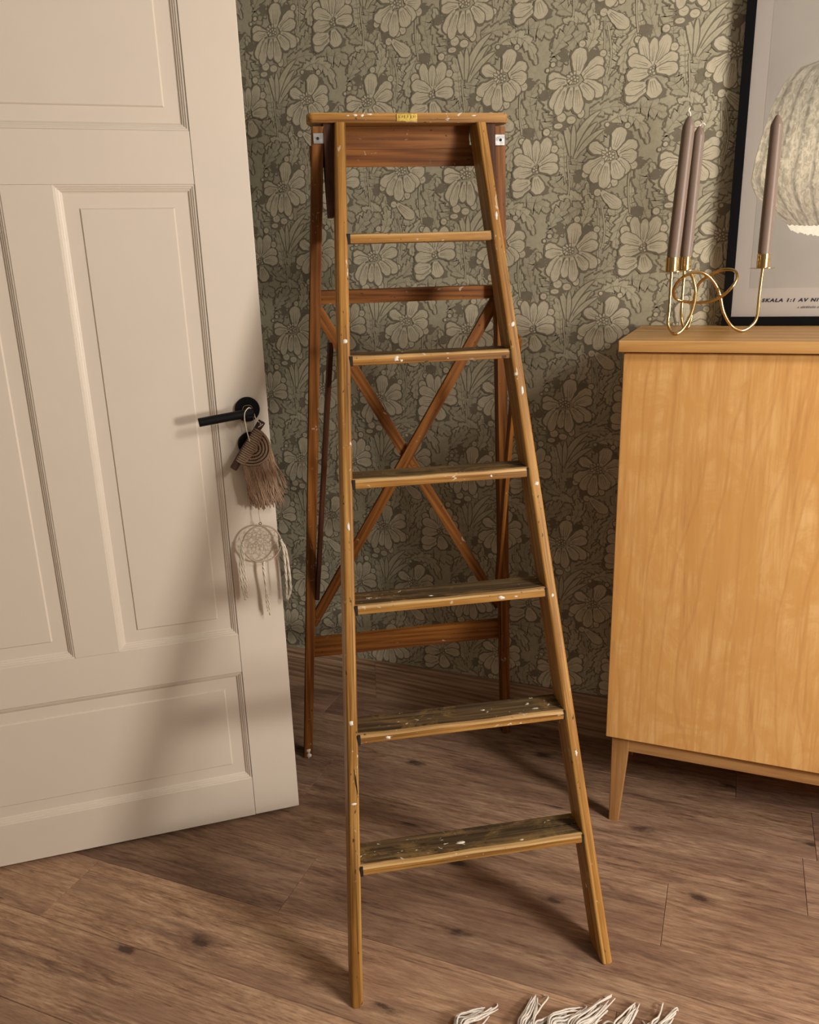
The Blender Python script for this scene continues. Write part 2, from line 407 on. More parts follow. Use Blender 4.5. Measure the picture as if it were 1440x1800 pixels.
# floor: sub floor, then each plank
floor = struct(box('floor', (XL - 1.15, YF, -.10), (XR, YW, -.0095), M_gap))
PW = .187; PL = 1.215
starts = {0: -1.325, 1: -.836, 2: -.048}
k0 = int(math.floor((YF - 1.045) / PW)); k1 = int(math.ceil((YW - 1.045) / PW))
rnd = random.Random(3)
for k in range(k0, k1):
    y0 = 1.045 + k * PW; y1 = min(y0 + PW, YW)
    s = starts.get(k, rnd.uniform(-2.4, -1.2)); 
    while s > XL - 1.1: s -= PL
    while s < XR:
        a, b = max(s, XL - 1.1), min(s + PL, XR)
        if b - a > .02:
            hl = (b - a) / 2; g = .00035
            e = .0009
            V = []; G = []
            for z, d in ((-.0095, 0), (-e, 0), (0, e)):
                for x, y in ((-hl + g + d, -(y1 - y0) / 2 + g + d), (hl - g - d, -(y1 - y0) / 2 + g + d), (hl - g - d, (y1 - y0) / 2 - g - d), (-hl + g + d, (y1 - y0) / 2 - g - d)):
                    V.append((x, y, z)); G.append((y, z, x))
            F = [(0, 1, 5, 4), (1, 2, 6, 5), (2, 3, 7, 6), (3, 0, 4, 7), (4, 5, 9, 8), (5, 6, 10, 9), (6, 7, 11, 10), (7, 4, 8, 11), (8, 9, 10, 11)]
            o = mk('plank', V, F, M_floor, floor, G); o.location = ((a + b) / 2, (y0 + y1) / 2, 0)
            v = rnd.uniform(.88, 1.04); warm = rnd.uniform(-.04, .04)
            if y1 < 1.25 and b < .3: v = 1.42; warm = .06      # paler, yellower boards by the door, with missing lamp light added to the colour
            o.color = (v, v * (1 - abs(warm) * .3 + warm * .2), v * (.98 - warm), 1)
        s += PL

# baseboard in two lengths
bb = bpy.data.objects.new('baseboard_back', None); COL.objects.link(bb); bb.location = (0, YW, 0); struct(bb)
bprof = [(0, 0), (-.015, 0), (-.015, .086), (-.0135, .089), (-.0150, .092), (-.0150, .104), (-.0125, .108), (-.0115, .113), (-.0135, .117), (-.0125, .123), (-.009, .128), (-.004, .130), (0, .130)]
for x0, x1 in ((XL, -1.0025), (-1.0015, XR)):
    secs = [([Vector((x, b, z)) for b, z in bprof], [(b, z, x) for b, z in bprof]) for x in (x0, x1)]
    loft('board', secs, M_pine, bb, ang=20)

# ------------------------------------------------------------------ wallpaper print (flat inlaid shapes in repeat)
def build_wallpaper():
    S = .000318; OX, OZ = 640, 340
    els = []        # (pts Nx2 in cell metres, quads, mat, layer)
    lay = [0]
    def cv(p): return ((p[0] - OX) * S, -(p[1] - OZ) * S)
    def strip(P, L, R, mat):
        n = len(P); pts = []; q = []
        for i in range(n):
            pts.append(L[i]); pts.append(R[i])
            if i: q.append((2 * i - 2, 2 * i - 1, 2 * i + 1, 2 * i))
        lay[0] += 1
        els.append((np.array([cv(p) for p in pts]), np.array(q), mat, lay[0]))
    def bez(P, n):
        P = [np.array(p, float) for p in P]; out = []
        for i in range(n):
            t = i / (n - 1); Q = P
            while len(Q) > 1: Q = [Q[k] * (1 - t) + Q[k + 1] * t for k in range(len(Q) - 1)]
            out.append(Q[0])
        return out
    def nrm(P):
        N = []; T = []
        for i in range(len(P)):
            t = P[min(i + 1, len(P) - 1)] - P[max(i - 1, 0)]; t = t / (np.linalg.norm(t) + 1e-9); T.append(t); N.append(np.array((-t[1], t[0])))
        return N, T
    def ribbon(ctrl, w, mat, n=9, taper=True):
        P = bez(ctrl, n); N, T = nrm(P)
        ws = [w / 2 * ((1 - .8 * i / (n - 1)) if taper else 1) for i in range(n)]
        strip(P, [p + m * a for p, m, a in zip(P, N, ws)], [p - m * a for p, m, a in zip(P, N, ws)], mat)
    def petal(base, tip, w, bend=0.0, veins=1, mat=2, n=15, under=None):
        base = np.array(base, float); tip = np.array(tip, float); d = tip - base; L = np.linalg.norm(d); nn = np.array((-d[1], d[0])) / L
        mid = (base + tip) / 2 + nn * bend * L
        def shape(extra, m):
            tp = tip + d / L * extra * .8
            P = bez([base, mid, tp], n); N, T = nrm(P)
            wl = []; wr = []
            for i in range(n):
                t = i / (n - 1)
                a = (.30 + .70 * (t / .60) ** .8) if t < .60 else math.sqrt(max(0, 1 - ((t - .60) / .40) ** 2.2))
                wv = .07 * math.sin(t * 17 + base[0]) * (t > .3)
                e = extra * (1 if t < .97 else .2)
                wl.append(w / 2 * a * (1 + wv) + e); wr.append(w / 2 * a * (1 - wv * .8) + e)
            strip(P, [p + q * a for p, q, a in zip(P, N, wl)], [p - q * a for p, q, a in zip(P, N, wr)], m)
        if under: shape(under, 0); return
        shape(6, 0); shape(0, mat)
        if veins:
            P = bez([base, mid, tip], 9); N, T = nrm(P)
            for o in ((-.18, .04, .22) if veins == 2 else (.06, -.14)):
                ribbon([P[1] + N[1] * w * o * .5, P[3] + N[3] * w * o, P[6] + N[6] * w * o * .9], 7, 3)
    def bloom(petals, dots, center, rad, ns):
        for p in petals: petal(p[0], p[1], p[2] * 1.08, p[3], under=14)
        for c, r, ry in dots: dot(c, r, ry)
        for p in petals: petal(p[0], p[1], p[2] * 1.08, p[3], p[4])
        for i in range(ns):      # stamens
            a = i * 2.39996; L = rad * (.45 + .55 * ((i * 7) % 5) / 4)
            c = np.array(center, float) + np.array((math.cos(a), math.sin(a) * .8)) * rad * .15
            e = np.array(center, float) + np.array((math.cos(a), math.sin(a) * .8)) * L
            petal(c, e, 15, .05, 0)
        for i in range(5):
            a = i * 2.4; rr = 9 * math.sqrt(i); dot((center[0] + rr * math.cos(a), center[1] + rr * .8 * math.sin(a)), 7, 8)
    def dot(c, r, ry=None, mat=2):
        ry = ry or r
        for e, m in ((8, 0), (0, mat)):
            P = [np.array((c[0], c[1] + (ry + e) * k)) for k in (-1, -.8, -.45, 0, .45, .8, 1)]
            W = [(r + e) * math.sqrt(max(0, 1 - k * k)) + .3 for k in (-1, -.8, -.45, 0, .45, .8, 1)]
            strip(P, [p + np.array((a, 0)) for p, a in zip(P, W)], [p - np.array((a, 0)) for p, a in zip(P, W)], m)
        if r > 18: ribbon([(c[0] - r * .4, c[1] - ry * .2), (c[0] + r * .1, c[1] + ry * .5), (c[0] + r * .5, c[1] - ry * .1)], 6, 1, 5, False)
    def leaf(ctrl, w, lobes=5, mat=1, phase=0.0, lean=.30, tipw=.0):
        n = 8 * lobes + 1
        P = bez(ctrl, n); N, T = nrm(P)
        def shape(extra, m):
            Ls = []; Rs = []
            for i in range(n):
                t = i / (n - 1); env = (math.sin(math.pi * min(1, .08 + .92 * t)) ** .55) * (1 - .25 * t) if t < 1 else 0
                for side, lst in ((1, Ls), (-1, Rs)):
                    ph = (t * lobes + (0 if side > 0 else .35) + phase) % 1
                    saw = (ph / .78) ** .6 if ph < .78 else (1 - ph) / .22
                    small = .06 * math.sin(ph * math.pi * 7)
                    a = w / 2 * env * (.40 + .60 * saw + small) + extra * (1 if t < .99 else .3)
                    lst.append(P[i] + side * N[i] * a + T[i] * a * lean * saw)
            strip(P, Ls, Rs, m)
        shape(13, 0); shape(0, mat)
        ribbon(ctrl, 9, 3, 11)
        for k in range(lobes):
            for side in (1, -1):
                i = int((k + .15) / lobes * (n - 1)); j = min(n - 1, int((k + .75) / lobes * (n - 1)))
                t = j / (n - 1); env = (math.sin(math.pi * min(1, .08 + .92 * t)) ** .55) * (1 - .25 * t)
                e = P[j] + side * N[j] * w * .36 * env
                ribbon([P[i], P[i] * .4 + e * .6 + T[i] * w * .04, e], 6, 3, 5)
    # --- leaves, back to front (coordinates in traced units)
    leaf([(1010, 640), (1090, 520), (1240, 560), (1330, 640)], 190, 5, 1)
    leaf([(1320, 640), (1420, 700), (1400, 820), (1300, 900)], 170, 5, 1, .3)
    leaf([(870, 330), (930, 220), (920, 60), (820, 10)], 190, 5, 1, .2)
    leaf([(930, 250), (1010, 120), (1000, 0), (930, -80)], 170, 5, 4, .5)
    leaf([(870, 520), (960, 440), (1010, 400), (1030, 330)], 140, 4, 1)
    leaf([(470, 880), (520, 700), (450, 560), (500, 470)], 210, 6, 1, .1)
    leaf([(360, 760), (260, 690), (220, 570), (270, 430)], 170, 5, 4, .4)
    leaf([(400, 780), (330, 640), (290, 520), (330, 380)], 120, 5, 1, .7)
    leaf([(500, 980), (420, 870), (300, 830), (200, 760)], 160, 5, 1, .2)
    leaf([(620, 1120), (560, 940), (600, 820), (540, 690)], 170, 6, 4, .3)
    leaf([(630, 1120), (700, 980), (640, 880), (760, 760)], 150, 6, 1, .6)
    leaf([(640, 1130), (520, 1080), (500, 1010), (520, 960)], 130, 4, 1, .0)
    leaf([(650, 1130), (760, 1090), (760, 1020), (730, 960)], 130, 4, 1, .4)
    leaf([(870, 1350), (760, 1130), (560, 1120), (470, 1350)], 180, 7, 4, .1)
    leaf([(800, 1220), (640, 1240), (560, 1330), (520, 1460)], 150, 5, 1, .5)
    leaf([(860, 1600), (850, 1450), (780, 1400), (690, 1400)], 170, 5, 1, .3)
    leaf([(865, 1560), (880, 1430), (960, 1400), (1010, 1310)], 170, 5, 4, .1)
    leaf([(860, 1420), (870, 1300), (830, 1200), (890, 1110)], 150, 5, 1, .6)
    leaf([(860, 1330), (780, 1240), (760, 1180), (770, 1060)], 130, 4, 4, .2)
    leaf([(1000, 640), (880, 640), (830, 740), (840, 800)], 110, 4, 1, .2)
    leaf([(900, 660), (1010, 560), (1160, 600), (1200, 820)], 130, 6, 4, .4)
    leaf([(700, 620), (760, 660), (690, 760), (640, 880)], 80, 4, 1, .3)
    leaf([(1180, 1150), (1120, 1060), (1180, 980), (1240, 930)], 130, 4, 1, .2)
    leaf([(560, 560), (470, 520), (420, 440), (380, 330)], 120, 5, 4, .1)
    leaf([(760, 560), (860, 560), (960, 520), (1010, 560)], 120, 4, 1, .5)
    leaf([(1080, 60), (1010, 160), (980, 260), (1010, 330)], 120, 5, 4, .3)
    leaf([(480, 140), (520, 60), (600, 20), (620, -60)], 130, 4, 1, .3)
    leaf([(720, 150), (780, 80), (800, 0), (760, -80)], 120, 4, 4, .6)
    # long slender blades under the large bloom
    for c, w in (([(640, 860), (670, 720), (740, 620), (850, 560)], 46), ([(660, 880), (730, 760), (760, 680), (830, 640)], 40), ([(630, 860), (620, 740), (590, 680), (575, 620)], 44), ([(640, 860), (655, 760), (645, 690), (650, 640)], 34), ([(690, 840), (740, 780), (800, 720), (880, 690)], 36)):
        P = c
        for e, m in ((16, 0), (0, 4)):
            Q = bez(P, 11); N, T = nrm(Q); W = [(w / 2 * math.sin(math.pi * min(1, .1 + .9 * i / 10)) ** .7 + e / 2) for i in range(11)]
            strip(Q, [p + q * a for p, q, a in zip(Q, N, W)], [p - q * a for p, q, a in zip(Q, N, W)], m)
        ribbon(P, 6, 1, 9)
    # stems
    for c in ([(865, 1620), (850, 1450), (870, 1330), (850, 1250)], [(620, 1140), (640, 1050), (600, 950), (610, 860)], [(1110, 1400), (1100, 1280), (1060, 1180), (1080, 1000)], [(890, 330), (930, 200), (900, 100), (880, 0)]):
        ribbon(c, 16, 0, 9, False); ribbon(c, 9, 4, 9, False)
    # --- dark pockets between leaves and blooms
    rp_ = random.Random(12)
    for c, rx, ry in (((770, 185), 60, 44), ((555, 625), 75, 60), ((1050, 390), 50, 40), ((1140, 945), 62, 46), ((830, 1105), 60, 55), ((930, 690), 60, 46), ((1030, 480), 46, 46), ((420, 420), 46, 40), ((1280, 480), 50, 40), ((700, 1010), 46, 50), ((1150, 60), 60, 40), ((560, 160), 40, 50), ((1060, 760), 40, 50), ((760, 470), 50, 36)):
        ks = [-1 + 2 * i / 10 for i in range(11)]
        P = [np.array((c[0] + rp_.uniform(-.2, .2) * rx, c[1] + ry * k)) for k in ks]
        W = [(rx * math.sqrt(max(0, 1 - k * k)) * rp_.uniform(.55, 1.2) + .3, rx * math.sqrt(max(0, 1 - k * k)) * rp_.uniform(.55, 1.2) + .3) for k in ks]
        strip(P, [p + np.array((a[0], 0)) for p, a in zip(P, W)], [p - np.array((a[1], 0)) for p, a in zip(P, W)], 0)
    A_ = [((590, 330), (450, 285), 74, -.14, 1), ((590, 345), (446, 364), 66, .12, 1), ((665, 300), (680, 120), 106, .02, 2), ((700, 310), (848, 203), 90, .10, 2), ((715, 335), (866, 290), 80, -.10, 1), ((560, 372), (480, 522), 74, .12, 1), ((715, 350), (852, 464), 86, -.12, 2), ((690, 365), (780, 482), 74, -.10, 1), ((580, 380), (520, 568), 68, .08, 1), ((625, 385), (605, 538), 60, .06, 1), ((660, 380), (674, 570), 72, -.08, 2)]
    bloom(A_, [((695, 98), 23, 23), ((850, 178), 23, 23), ((866, 418), 22, 22), ((480, 215), 16, 16), ((438, 250), 12, 12), ((552, 584), 34, 32), ((628, 608), 34, 27), ((700, 568), 25, 32), ((530, 642), 33, 19)], (640, 325), 62, 17)
    dot((845, 1136), 26); petal((876, 1130), (1030, 1248), 90, .08, 2)
    B_ = [((900, 850), (776, 788), 78, -.10, 1), ((890, 885), (726, 966), 84, -.14, 2), ((955, 840), (1006, 686), 100, .06, 2), ((985, 865), (1120, 792), 88, .12, 1), ((1000, 890), (1128, 905), 88, -.10, 2), ((990, 905), (1056, 1014), 88, -.08, 1), ((880, 920), (812, 1066), 84, .12, 2), ((955, 915), (1006, 1050), 96, -.06, 2), ((910, 930), (890, 1110), 84, .04, 2)]
    bloom(B_, [((745, 1002), 23, 23), ((968, 1072), 27, 27), ((925, 1090), 20, 20), ((1106, 957), 29, 29), ((900, 662), 14, 14), ((1050, 680), 19, 19)], (925, 872), 68, 17)
    C_ = [((1185, 290), (1133, 98), 70, -.10, 1), ((1225, 290), (1298, 102), 84, .14, 2), ((1205, 290), (1212, 116), 56, .02, 1), ((1195, 300), (1032, 248), 88, .12, 1), ((1190, 335), (1026, 342), 88, -.10, 1), ((1235, 300), (1378, 238), 84, .10, 2), ((1235, 330), (1388, 336), 80, -.10, 1), ((1170, 450), (1032, 518), 74, .12, 1), ((1165, 410), (1016, 430), 88, -.16, 1), ((1210, 380), (1246, 508), 100, .04, 2)]
    bloom(C_, [((1096, 116), 21, 21), ((1066, 196), 34, 34), ((1290, 66), 25, 25), ((1354, 190), 27, 27)], (1212, 338), 42, 9)
    # --- repeat (half drop)
    H = .39; W = .2705; dlt = .0000025
    Vs = []; Fs = []; Ms = []; base = 0
    cellP = np.concatenate([e[0] for e in els]); offs = np.cumsum([0] + [len(e[0]) for e in els])
    cellD = np.concatenate([np.full(len(e[0]), .0002 + e[3] * dlt) for e in els])
    cellF = np.concatenate([e[1] + o for e, o in zip(els, offs)]); cellM = np.concatenate([np.full(len(e[1]), e[2]) for e in els])
    for i in range(-6, 9):
        for j in range(-6, 6):
            x = -.415 + i * W; z = 1.756 - (i % 2) * H / 2 + j * H
            if x < XL - .2 or x > 1.5 or z < -.1 or z > ZC + .5: continue
            P = cellP + (x, z)
            X = np.clip(P[:, 0], XL, XR); Z = np.clip(P[:, 1], .05, ZC)
            Vs.append(np.stack([X, YW - cellD, Z], 1)); Fs.append(cellF + base); Ms.append(cellM); base += len(P)
    V = np.concatenate(Vs).astype(np.float32); F = np.concatenate(Fs); Mi = np.concatenate(Ms)
    F = np.concatenate([F[:, [0, 1, 2]], F[:, [0, 2, 3]]]); Mi = np.concatenate([Mi, Mi])
    a = V[F].astype(np.float64); d1 = a[:, 1] - a[:, 0]; d2 = a[:, 2] - a[:, 0]; ny = d1[:, 2] * d2[:, 0] - d1[:, 0] * d2[:, 2]
    keep = np.abs(ny) > 1e-9; F = F[keep]; Mi = Mi[keep]; ny = ny[keep]
    F[ny > 0] = F[ny > 0][:, ::-1]          # every face looks into the room (-Y)
    me = bpy.data.meshes.new('wallpaper_print')
    me.vertices.add(len(V)); me.vertices.foreach_set('co', V.ravel())
    me.loops.add(F.size); me.loops.foreach_set('vertex_index', F.ravel().astype(np.int32))
    me.polygons.add(len(F)); me.polygons.foreach_set('loop_start', np.arange(0, F.size, 3, dtype=np.int32))
    for m in (W_dark, W_line, W_flow, W_line, W_leaf2): me.materials.append(m)
    me.materials[1] = W_leaf
    # slots: 0 ground, 1 leaf / petal vein, 2 flower, 3 line, 4 light leaf
    me.polygons.foreach_set('material_index', Mi.astype(np.int32)); me.update(); me.validate()
    o = bpy.data.objects.new('wallpaper_print', me); COL.objects.link(o); o.parent = wall_back
    print('wallpaper quads', len(F))
build_wallpaper()

# ------------------------------------------------------------------ the door
dv = Vector((-0.7874, -0.6164, 0)); DA = math.atan2(dv.y, dv.x); D0 = Vector((-.9634, 1.5619, 0))
door = bpy.data.objects.new('door_1', None); COL.objects.link(door); door.location = D0; door.rotation_euler = (0, 0, DA); struct(door)
door['label'] = 'open cream panelled door with black lever handle'
DW = .857; ST = .112; TH = .040; G = .0006
box('stile', (0, -TH, .01), (ST - G, 0, 2.04), M_door, door, r=.0015)
box('stile', (DW - ST + G, -TH, .01), (DW, 0, 2.04), M_door, door, r=.0015)
for z0, z1 in ((.01, .1187), (.4156, .5142), (1.5145, 1.6136), (1.912, 2.04)):
    box('rail', (ST, -TH, z0), (DW - ST, 0, z1), M_door, door, r=.0006, long=0)
box('mullion', (.3812, -TH, .5142), (.4758, 0, 1.5145), M_door, door, r=.0006)
box('core_seam', (ST - .0009, -TH + .003, .02), (ST - .0001, -.0010, 2.03), M_gap, door)
def ring(s0, s1, z0, z1, prof):
    """quads around a rectangle; prof = (inset, n) list"""
    V = []; F = []
    for d, n in prof: V += [(s0 + d, n, z0 + d), (s1 - d, n, z0 + d), (s1 - d, n, z1 - d), (s0 + d, n, z1 - d)]
    for k in range(len(prof) - 1):
        for i in range(4):
            j = (i + 1) % 4; F.append((k * 4 + i, (k + 1) * 4 + i, (k + 1) * 4 + j, k * 4 + j))
    return V, F
mold = [(0, 0), (.0012, -.0012), (.0040, -.0018), (.0046, -.0036), (.0078, -.0046), (.0084, -.0064), (.0118, -.0078), (.0124, -.0096), (.0152, -.0112), (.0152, -.030)]
for s0, s1, z0, z1 in ((ST, DW - ST, .1187, .4156), (ST, .3812, .5142, 1.5145), (.4758, DW - ST, .5142, 1.5145), (ST, DW - ST, 1.6136, 1.912)):
    V, F = ring(s0, s1, z0, z1, mold); mk('molding', V, F, M_door, door)
    V, F = ring(s0, s1, z0, z1, [(.014, -.0112), (.0430, -.0112), (.0458, -.0080), (.0465, -.0080)])
    F.append((12, 15, 14, 13)); 
    k = len(V)
    V += [(s0 + .014, -TH + .008, z0 + .014), (s1 - .014, -TH + .008, z0 + .014), (s1 - .014, -TH + .008, z1 - .014), (s0 + .014, -TH + .008, z1 - .014)]
    F += [(0, 1, k + 1, k), (1, 2, k + 2, k + 1), (2, 3, k + 3, k + 2), (3, 0, k, k + 3), (k, k + 1, k + 2, k + 3)]
    mk('panel', V, F, M_door, door)
# black hardware
rose = lathe('handle_rose', [(.0, 0), (.0272, 0), (.0272, .0065), (.0262, .0078), (0, .0078)], (.0455, 0, 1.0505), M_black, door, 36, (0, 1, 0))
lathe('keyhole_rose', [(.0, 0), (.0272, 0), (.0272, .0065), (.0262, .0078), (0, .0078)], (.0455, 0, .9725), M_black, door, 36, (0, 1, 0))
lathe('handle_neck', [(0, 0), (.0100, 0), (.0100, .047), (0, .047)], (.0455, .0078, 1.0490), M_black, door, 20, (0, 1, 0))
lathe('handle_lever', [(0, 0), (.0088, 0), (.0095, .0008), (.0095, .1175), (.0088, .1183), (0, .1183)], (.0362, .047, 1.0500), M_black, door, 24, Vector((.1175, 0, -.0135)))

def df(s, n, z): return D0 + dv * s + Vector((-dv.y, dv.x, 0)) * n + Vector((0, 0, z))
# ------------------------------------------------------------------ knotted hanging on the door handle
B = Vector((.0513, .030, .840))
mac = thing('macrame_hanging', 'taupe knotted cord hanging with fringe on a dark twig, hung from the black door handle', 'wall hanging', df(*B), DA)
def L3(s, n, z): return Vector((s, n, z)) - B
sa, sb = L3(.0898, .030, .9253), L3(.0183, .030, 1.0264); e1 = (sb - sa).normalized(); e2 = Vector((-.8165, 0, -.5775))
secs = []
for t, rr in ((0, .0080), (.003, .0088), (.05, .0080), (.07, .0078), (.1, .0080), ((sb - sa).length - .003, .0082), ((sb - sa).length, .0070)):
    n = 9
    secs.append(([sa + e1 * t + (e2 * math.cos(2 * math.pi * k / n) + Vector((0, 1, 0)) * math.sin(2 * math.pi * k / n)) * rr * (1 + .12 * math.sin(k * 2.3 + t * 60)) for k in range(n)], [(k * .004, rr, t) for k in range(n)]))
loft('twig', secs, M_stick, mac)
M0 = L3(.0513, .030, .9735)
parts = []
for i in range(17):
    u = -.040 + .080 * i / 16; c = M0 + e1 * u
    parts.append(tube_vf([c + (e2 * math.cos(a) * 1.0 + Vector((0, 1, 0)) * math.sin(a)) * .0102 + e2 * .0012 for a in [2 * math.pi * k / 12 for k in range(12)]], .0024, 6, True))
    # wrap legs running from the twig down to the first knot row
    w = max(0.0, 1 - (u / .040) ** 2) ** .5
    parts.append(tube_vf([c + Vector((0, .0075, 0)), c + e2 * (.004 + .006) + Vector((0, .0085, 0)), c * 1 + e2 * (.008 + .0075 * w) - e1 * u * .12 + Vector((0, .0060, 0))], .0023, 6))
V, F = merge(parts); o = mk('cord_wrap', V, F, M_jute, mac, smooth=True)
nb = 18
secs = []
for yy, q in ((-.0030, .92), (-.0010, 1.0), (.0012, .97)):
    pts = [M0 + e1 * .0400 * q * math.cos(math.pi * i / nb) + e2 * (.0462 * q * math.sin(math.pi * i / nb)) + Vector((0, yy, 0)) for i in range(nb + 1)]
    secs.append((pts, [tuple(p) for p in pts]))
loft('knot_shade_sheet', secs, M_knotshade, mac)  # added dark sheet, its colour standing for shade between the knot rows
for k, (ra, rb) in enumerate(((.011, .018), (.019, .0255), (.0265, .0325), (.0335, .0395), (.0405, .0465))):
    parts = []; n = int(9 + 6.5 * k)
    for i in range(n):
        a = math.pi * (i + .5) / n; c = M0 + e1 * ra * math.cos(a) + e2 * (rb * math.sin(a)) + Vector((0, .0040, 0))
        tg = (-e1 * ra * math.sin(a) + e2 * rb * math.cos(a)).normalized(); nn = tg.cross(Vector((0, 1, 0)))
        dd = (tg * .9 + nn * .45).normalized()
        parts.append(tube_vf([c - dd * .0034, c - dd * .0017 + Vector((0, .0012, 0)), c + dd * .0017 + Vector((0, .0012, 0)), c + dd * .0034], .0025, 7, radf=lambda t: .62 + .38 * math.sin(math.pi * t)))
    V, F = merge(parts); mk('knot_row', V, F, M_jute, mac, smooth=True)
ft = [(.0643, .9313), (.0590, .9290), (.0544, .9281), (.0490, .9274), (.0443, .9271), (.0390, .9276), (.0339, .9284), (.0290, .9310), (.0247, .9336), (.0168, .9404), (.0103, .9488), (.0065, .9591), (.0071, .9711)]
fb = [(.0580, .8402), (.0545, .8480), (.0500, .8411), (.0450, .8360), (.0395, .8304), (.0345, .8310), (.0290, .8286), (.0235, .8350), (.0178, .8327), (.0080, .8331), (-.0050, .8348), (-.0115, .8345), (-.0244, .8765)]
rg = random.Random(5)
def dense(L):
    out = []
    for i in range(len(L) - 1):
        out += [L[i], ((L[i][0] + L[i + 1][0]) / 2, (L[i][1] + L[i + 1][1]) / 2 + .002 * (i % 3 - 1))]
    return out + [L[-1]]
for (s0, z0), (s1, z1) in zip(dense(ft), dense(fb)):
    parts = []; L = z0 - z1
    for q in range(6):
        ph = rg.uniform(0, 6.28); of = .0019 * (q > 0)
        sp = rg.uniform(-.0038, .0038); dl = rg.uniform(-.006, .004)
        P = []
        for i in range(13):
            t = i / 12
            flare = of * (1 + .9 * t)
            wob = .0012 * math.sin(t * 9 + ph)
            P.append(L3(s0 + (s1 - s0) * t ** 1.25 + flare * math.cos(ph + t * 11) + wob + sp * t ** 3, .034 + .002 * math.sin(t * 5 + s0 * 300) + flare * .7 * math.sin(ph + t * 11), z0 - (L - dl) * t))
        parts.append(tube_vf(P, .00125, 5, radf=lambda t: 1.0 - .55 * t ** 4))
    V, F = merge(parts); mk('fringe_strand', V, F, M_jute2, mac, smooth=True)
tube('hanging_cord', [L3(.0257, .036, 1.0195), L3(.0225, .0375, 1.0225), L3(.0313, .035, 1.0327), L3(.0365, .042, 1.0500), L3(.0440, .050, 1.0605), L3(.0500, .057, 1.0600), L3(.0560, .0575, 1.0520), L3(.0575, .0560, 1.0389), L3(.0540, .046, 1.010), L3(.0494, .0405, .9857)], .0011, M_cotton, mac, 6)
tube('hanging_cord', [L3(.0170, .0372, 1.0215), L3(.0225, .0390, 1.0180), L3(.0285, .0372, 1.0150)], .0010, M_cotton, mac, 6)

# ------------------------------------------------------------------ dream catcher
B = Vector((.0401, .022, .560))
dc = thing('dream_catcher', 'small pale dream catcher with netted hoop and cotton tassels hanging below the handle', 'dream catcher', df(*B), DA)
hc = L3(.0401, .022, .7412); HR = .0438
def hp(a, r=HR): return hc + Vector((math.cos(a) * r, 0, math.sin(a) * r))
tube('hoop', [hp(2 * math.pi * k / 40) for k in range(40)], .0019, M_hoop, dc, 8, closed=True, spline=False)
tube('hook_ring', [hc + Vector((math.cos(a) * .0030, math.sin(a) * .002, HR + .0052 + math.sin(a) * .0032)) for a in [2 * math.pi * k / 12 for k in range(12)]], .0008, M_ring, dc, 6, closed=True, spline=False)
parts = []; n = 11; cc = Vector((.002, 0, .004))
prev = [hp(2 * math.pi * (k + .2) / n) for k in range(n)]
for rnd_i, rf in enumerate((.80, .60, .42, .27, .15)):
    cur = []
    for k in range(n):
        a = 2 * math.pi * (k + .2 + .5 * (rnd_i + 1)) / n
        cur.append(hc + cc * (1 - rf) * 2 + Vector((math.cos(a) * HR * rf, 0, math.sin(a) * HR * rf)))
    for k in range(n):
        for q in (prev[k], prev[(k + 1) % n]):
            parts.append(tube_vf([q, (q + cur[k]) / 2 + (hc - (q + cur[k]) / 2) * .06, cur[k]], .00060, 4))
    prev = cur
V, F = merge(parts); mk('web', V, F, M_web, dc)
tube('hanging_cord', [hc + Vector((0, 0, HR + .0085)), L3(.0421, .0215, .8285), L3(.0425, .0150, .86), L3(.0400, .0135, .95), L3(.0345, .0125, 1.030), L3(.0360, .0125, 1.056), L3(.0455, .0125, 1.0605), L3(.0550, .0125, 1.056), L3(.0560, .0125, 1.035), L3(.0440, .0130, .955)], .0006, M_web, dc, 5)
def tassel(paths, name='tassel', wid=.0024):
    parts = []
    for P in paths:
        C = catmull([L3(*p) for p in P], 6)
        for q in range(3):
            ph = q * 2.1
            parts.append(tube_vf([c + Vector((math.cos(ph + i * .8) * wid * .7, math.sin(ph + i * .8) * wid * .7, 0)) for i, c in enumerate(C)], wid * .62, 5, radf=lambda t: 1 - .4 * t ** 5))
    k = Vector(L3(*paths[0][0]))
    parts.append(tube_vf([k + Vector((-.003, .0, .002)), k + Vector((0, .0022, 0)), k + Vector((.003, 0, -.002))], .0028, 7, radf=lambda t: .6 + .4 * math.sin(math.pi * t)))
    V, F = merge(parts); mk(name, V, F, M_cotton, dc, smooth=True)
tassel([[(.0831, .0235, .7502), (.0900, .024, .7258), (.0945, .022, .6838), (.0930, .022, .6406), (.0885, .022, .6080)], [(.0831, .0235, .7502), (.0865, .026, .7258), (.0890, .022, .6838), (.0870, .022, .6420), (.0865, .022, .6180)], [(.0831, .0235, .7502), (.0845, .027, .7200), (.0845, .022, .6850), (.0838, .022, .6470), (.0842, .022, .6140)]])
tassel([[(.0401, .0235, .6954), (.0420, .024, .6767), (.0390, .022, .6328), (.0360, .022, .5978), (.0350, .022, .5620)], [(.0401, .0235, .6954), (.0405, .025, .6750), (.0395, .022, .6300), (.0400, .022, .5960), (.0385, .022, .5720)]])
tassel([[(-.0030, .0235, .7461), (-.0130, .024, .7211), (-.0172, .022, .6689), (-.0175, .022, .6198), (-.0085, .022, .5950)], [(-.0030, .0235, .7461), (-.0075, .025, .7211), (-.0090, .022, .6689), (-.0085, .022, .6250), (-.0065, .022, .5980)]])
tube('cord_tail', [L3(.0116, .022, .7106), L3(.0128, .022, .6728), L3(.0110, .022, .6219)], .0008, M_web, dc, 5)

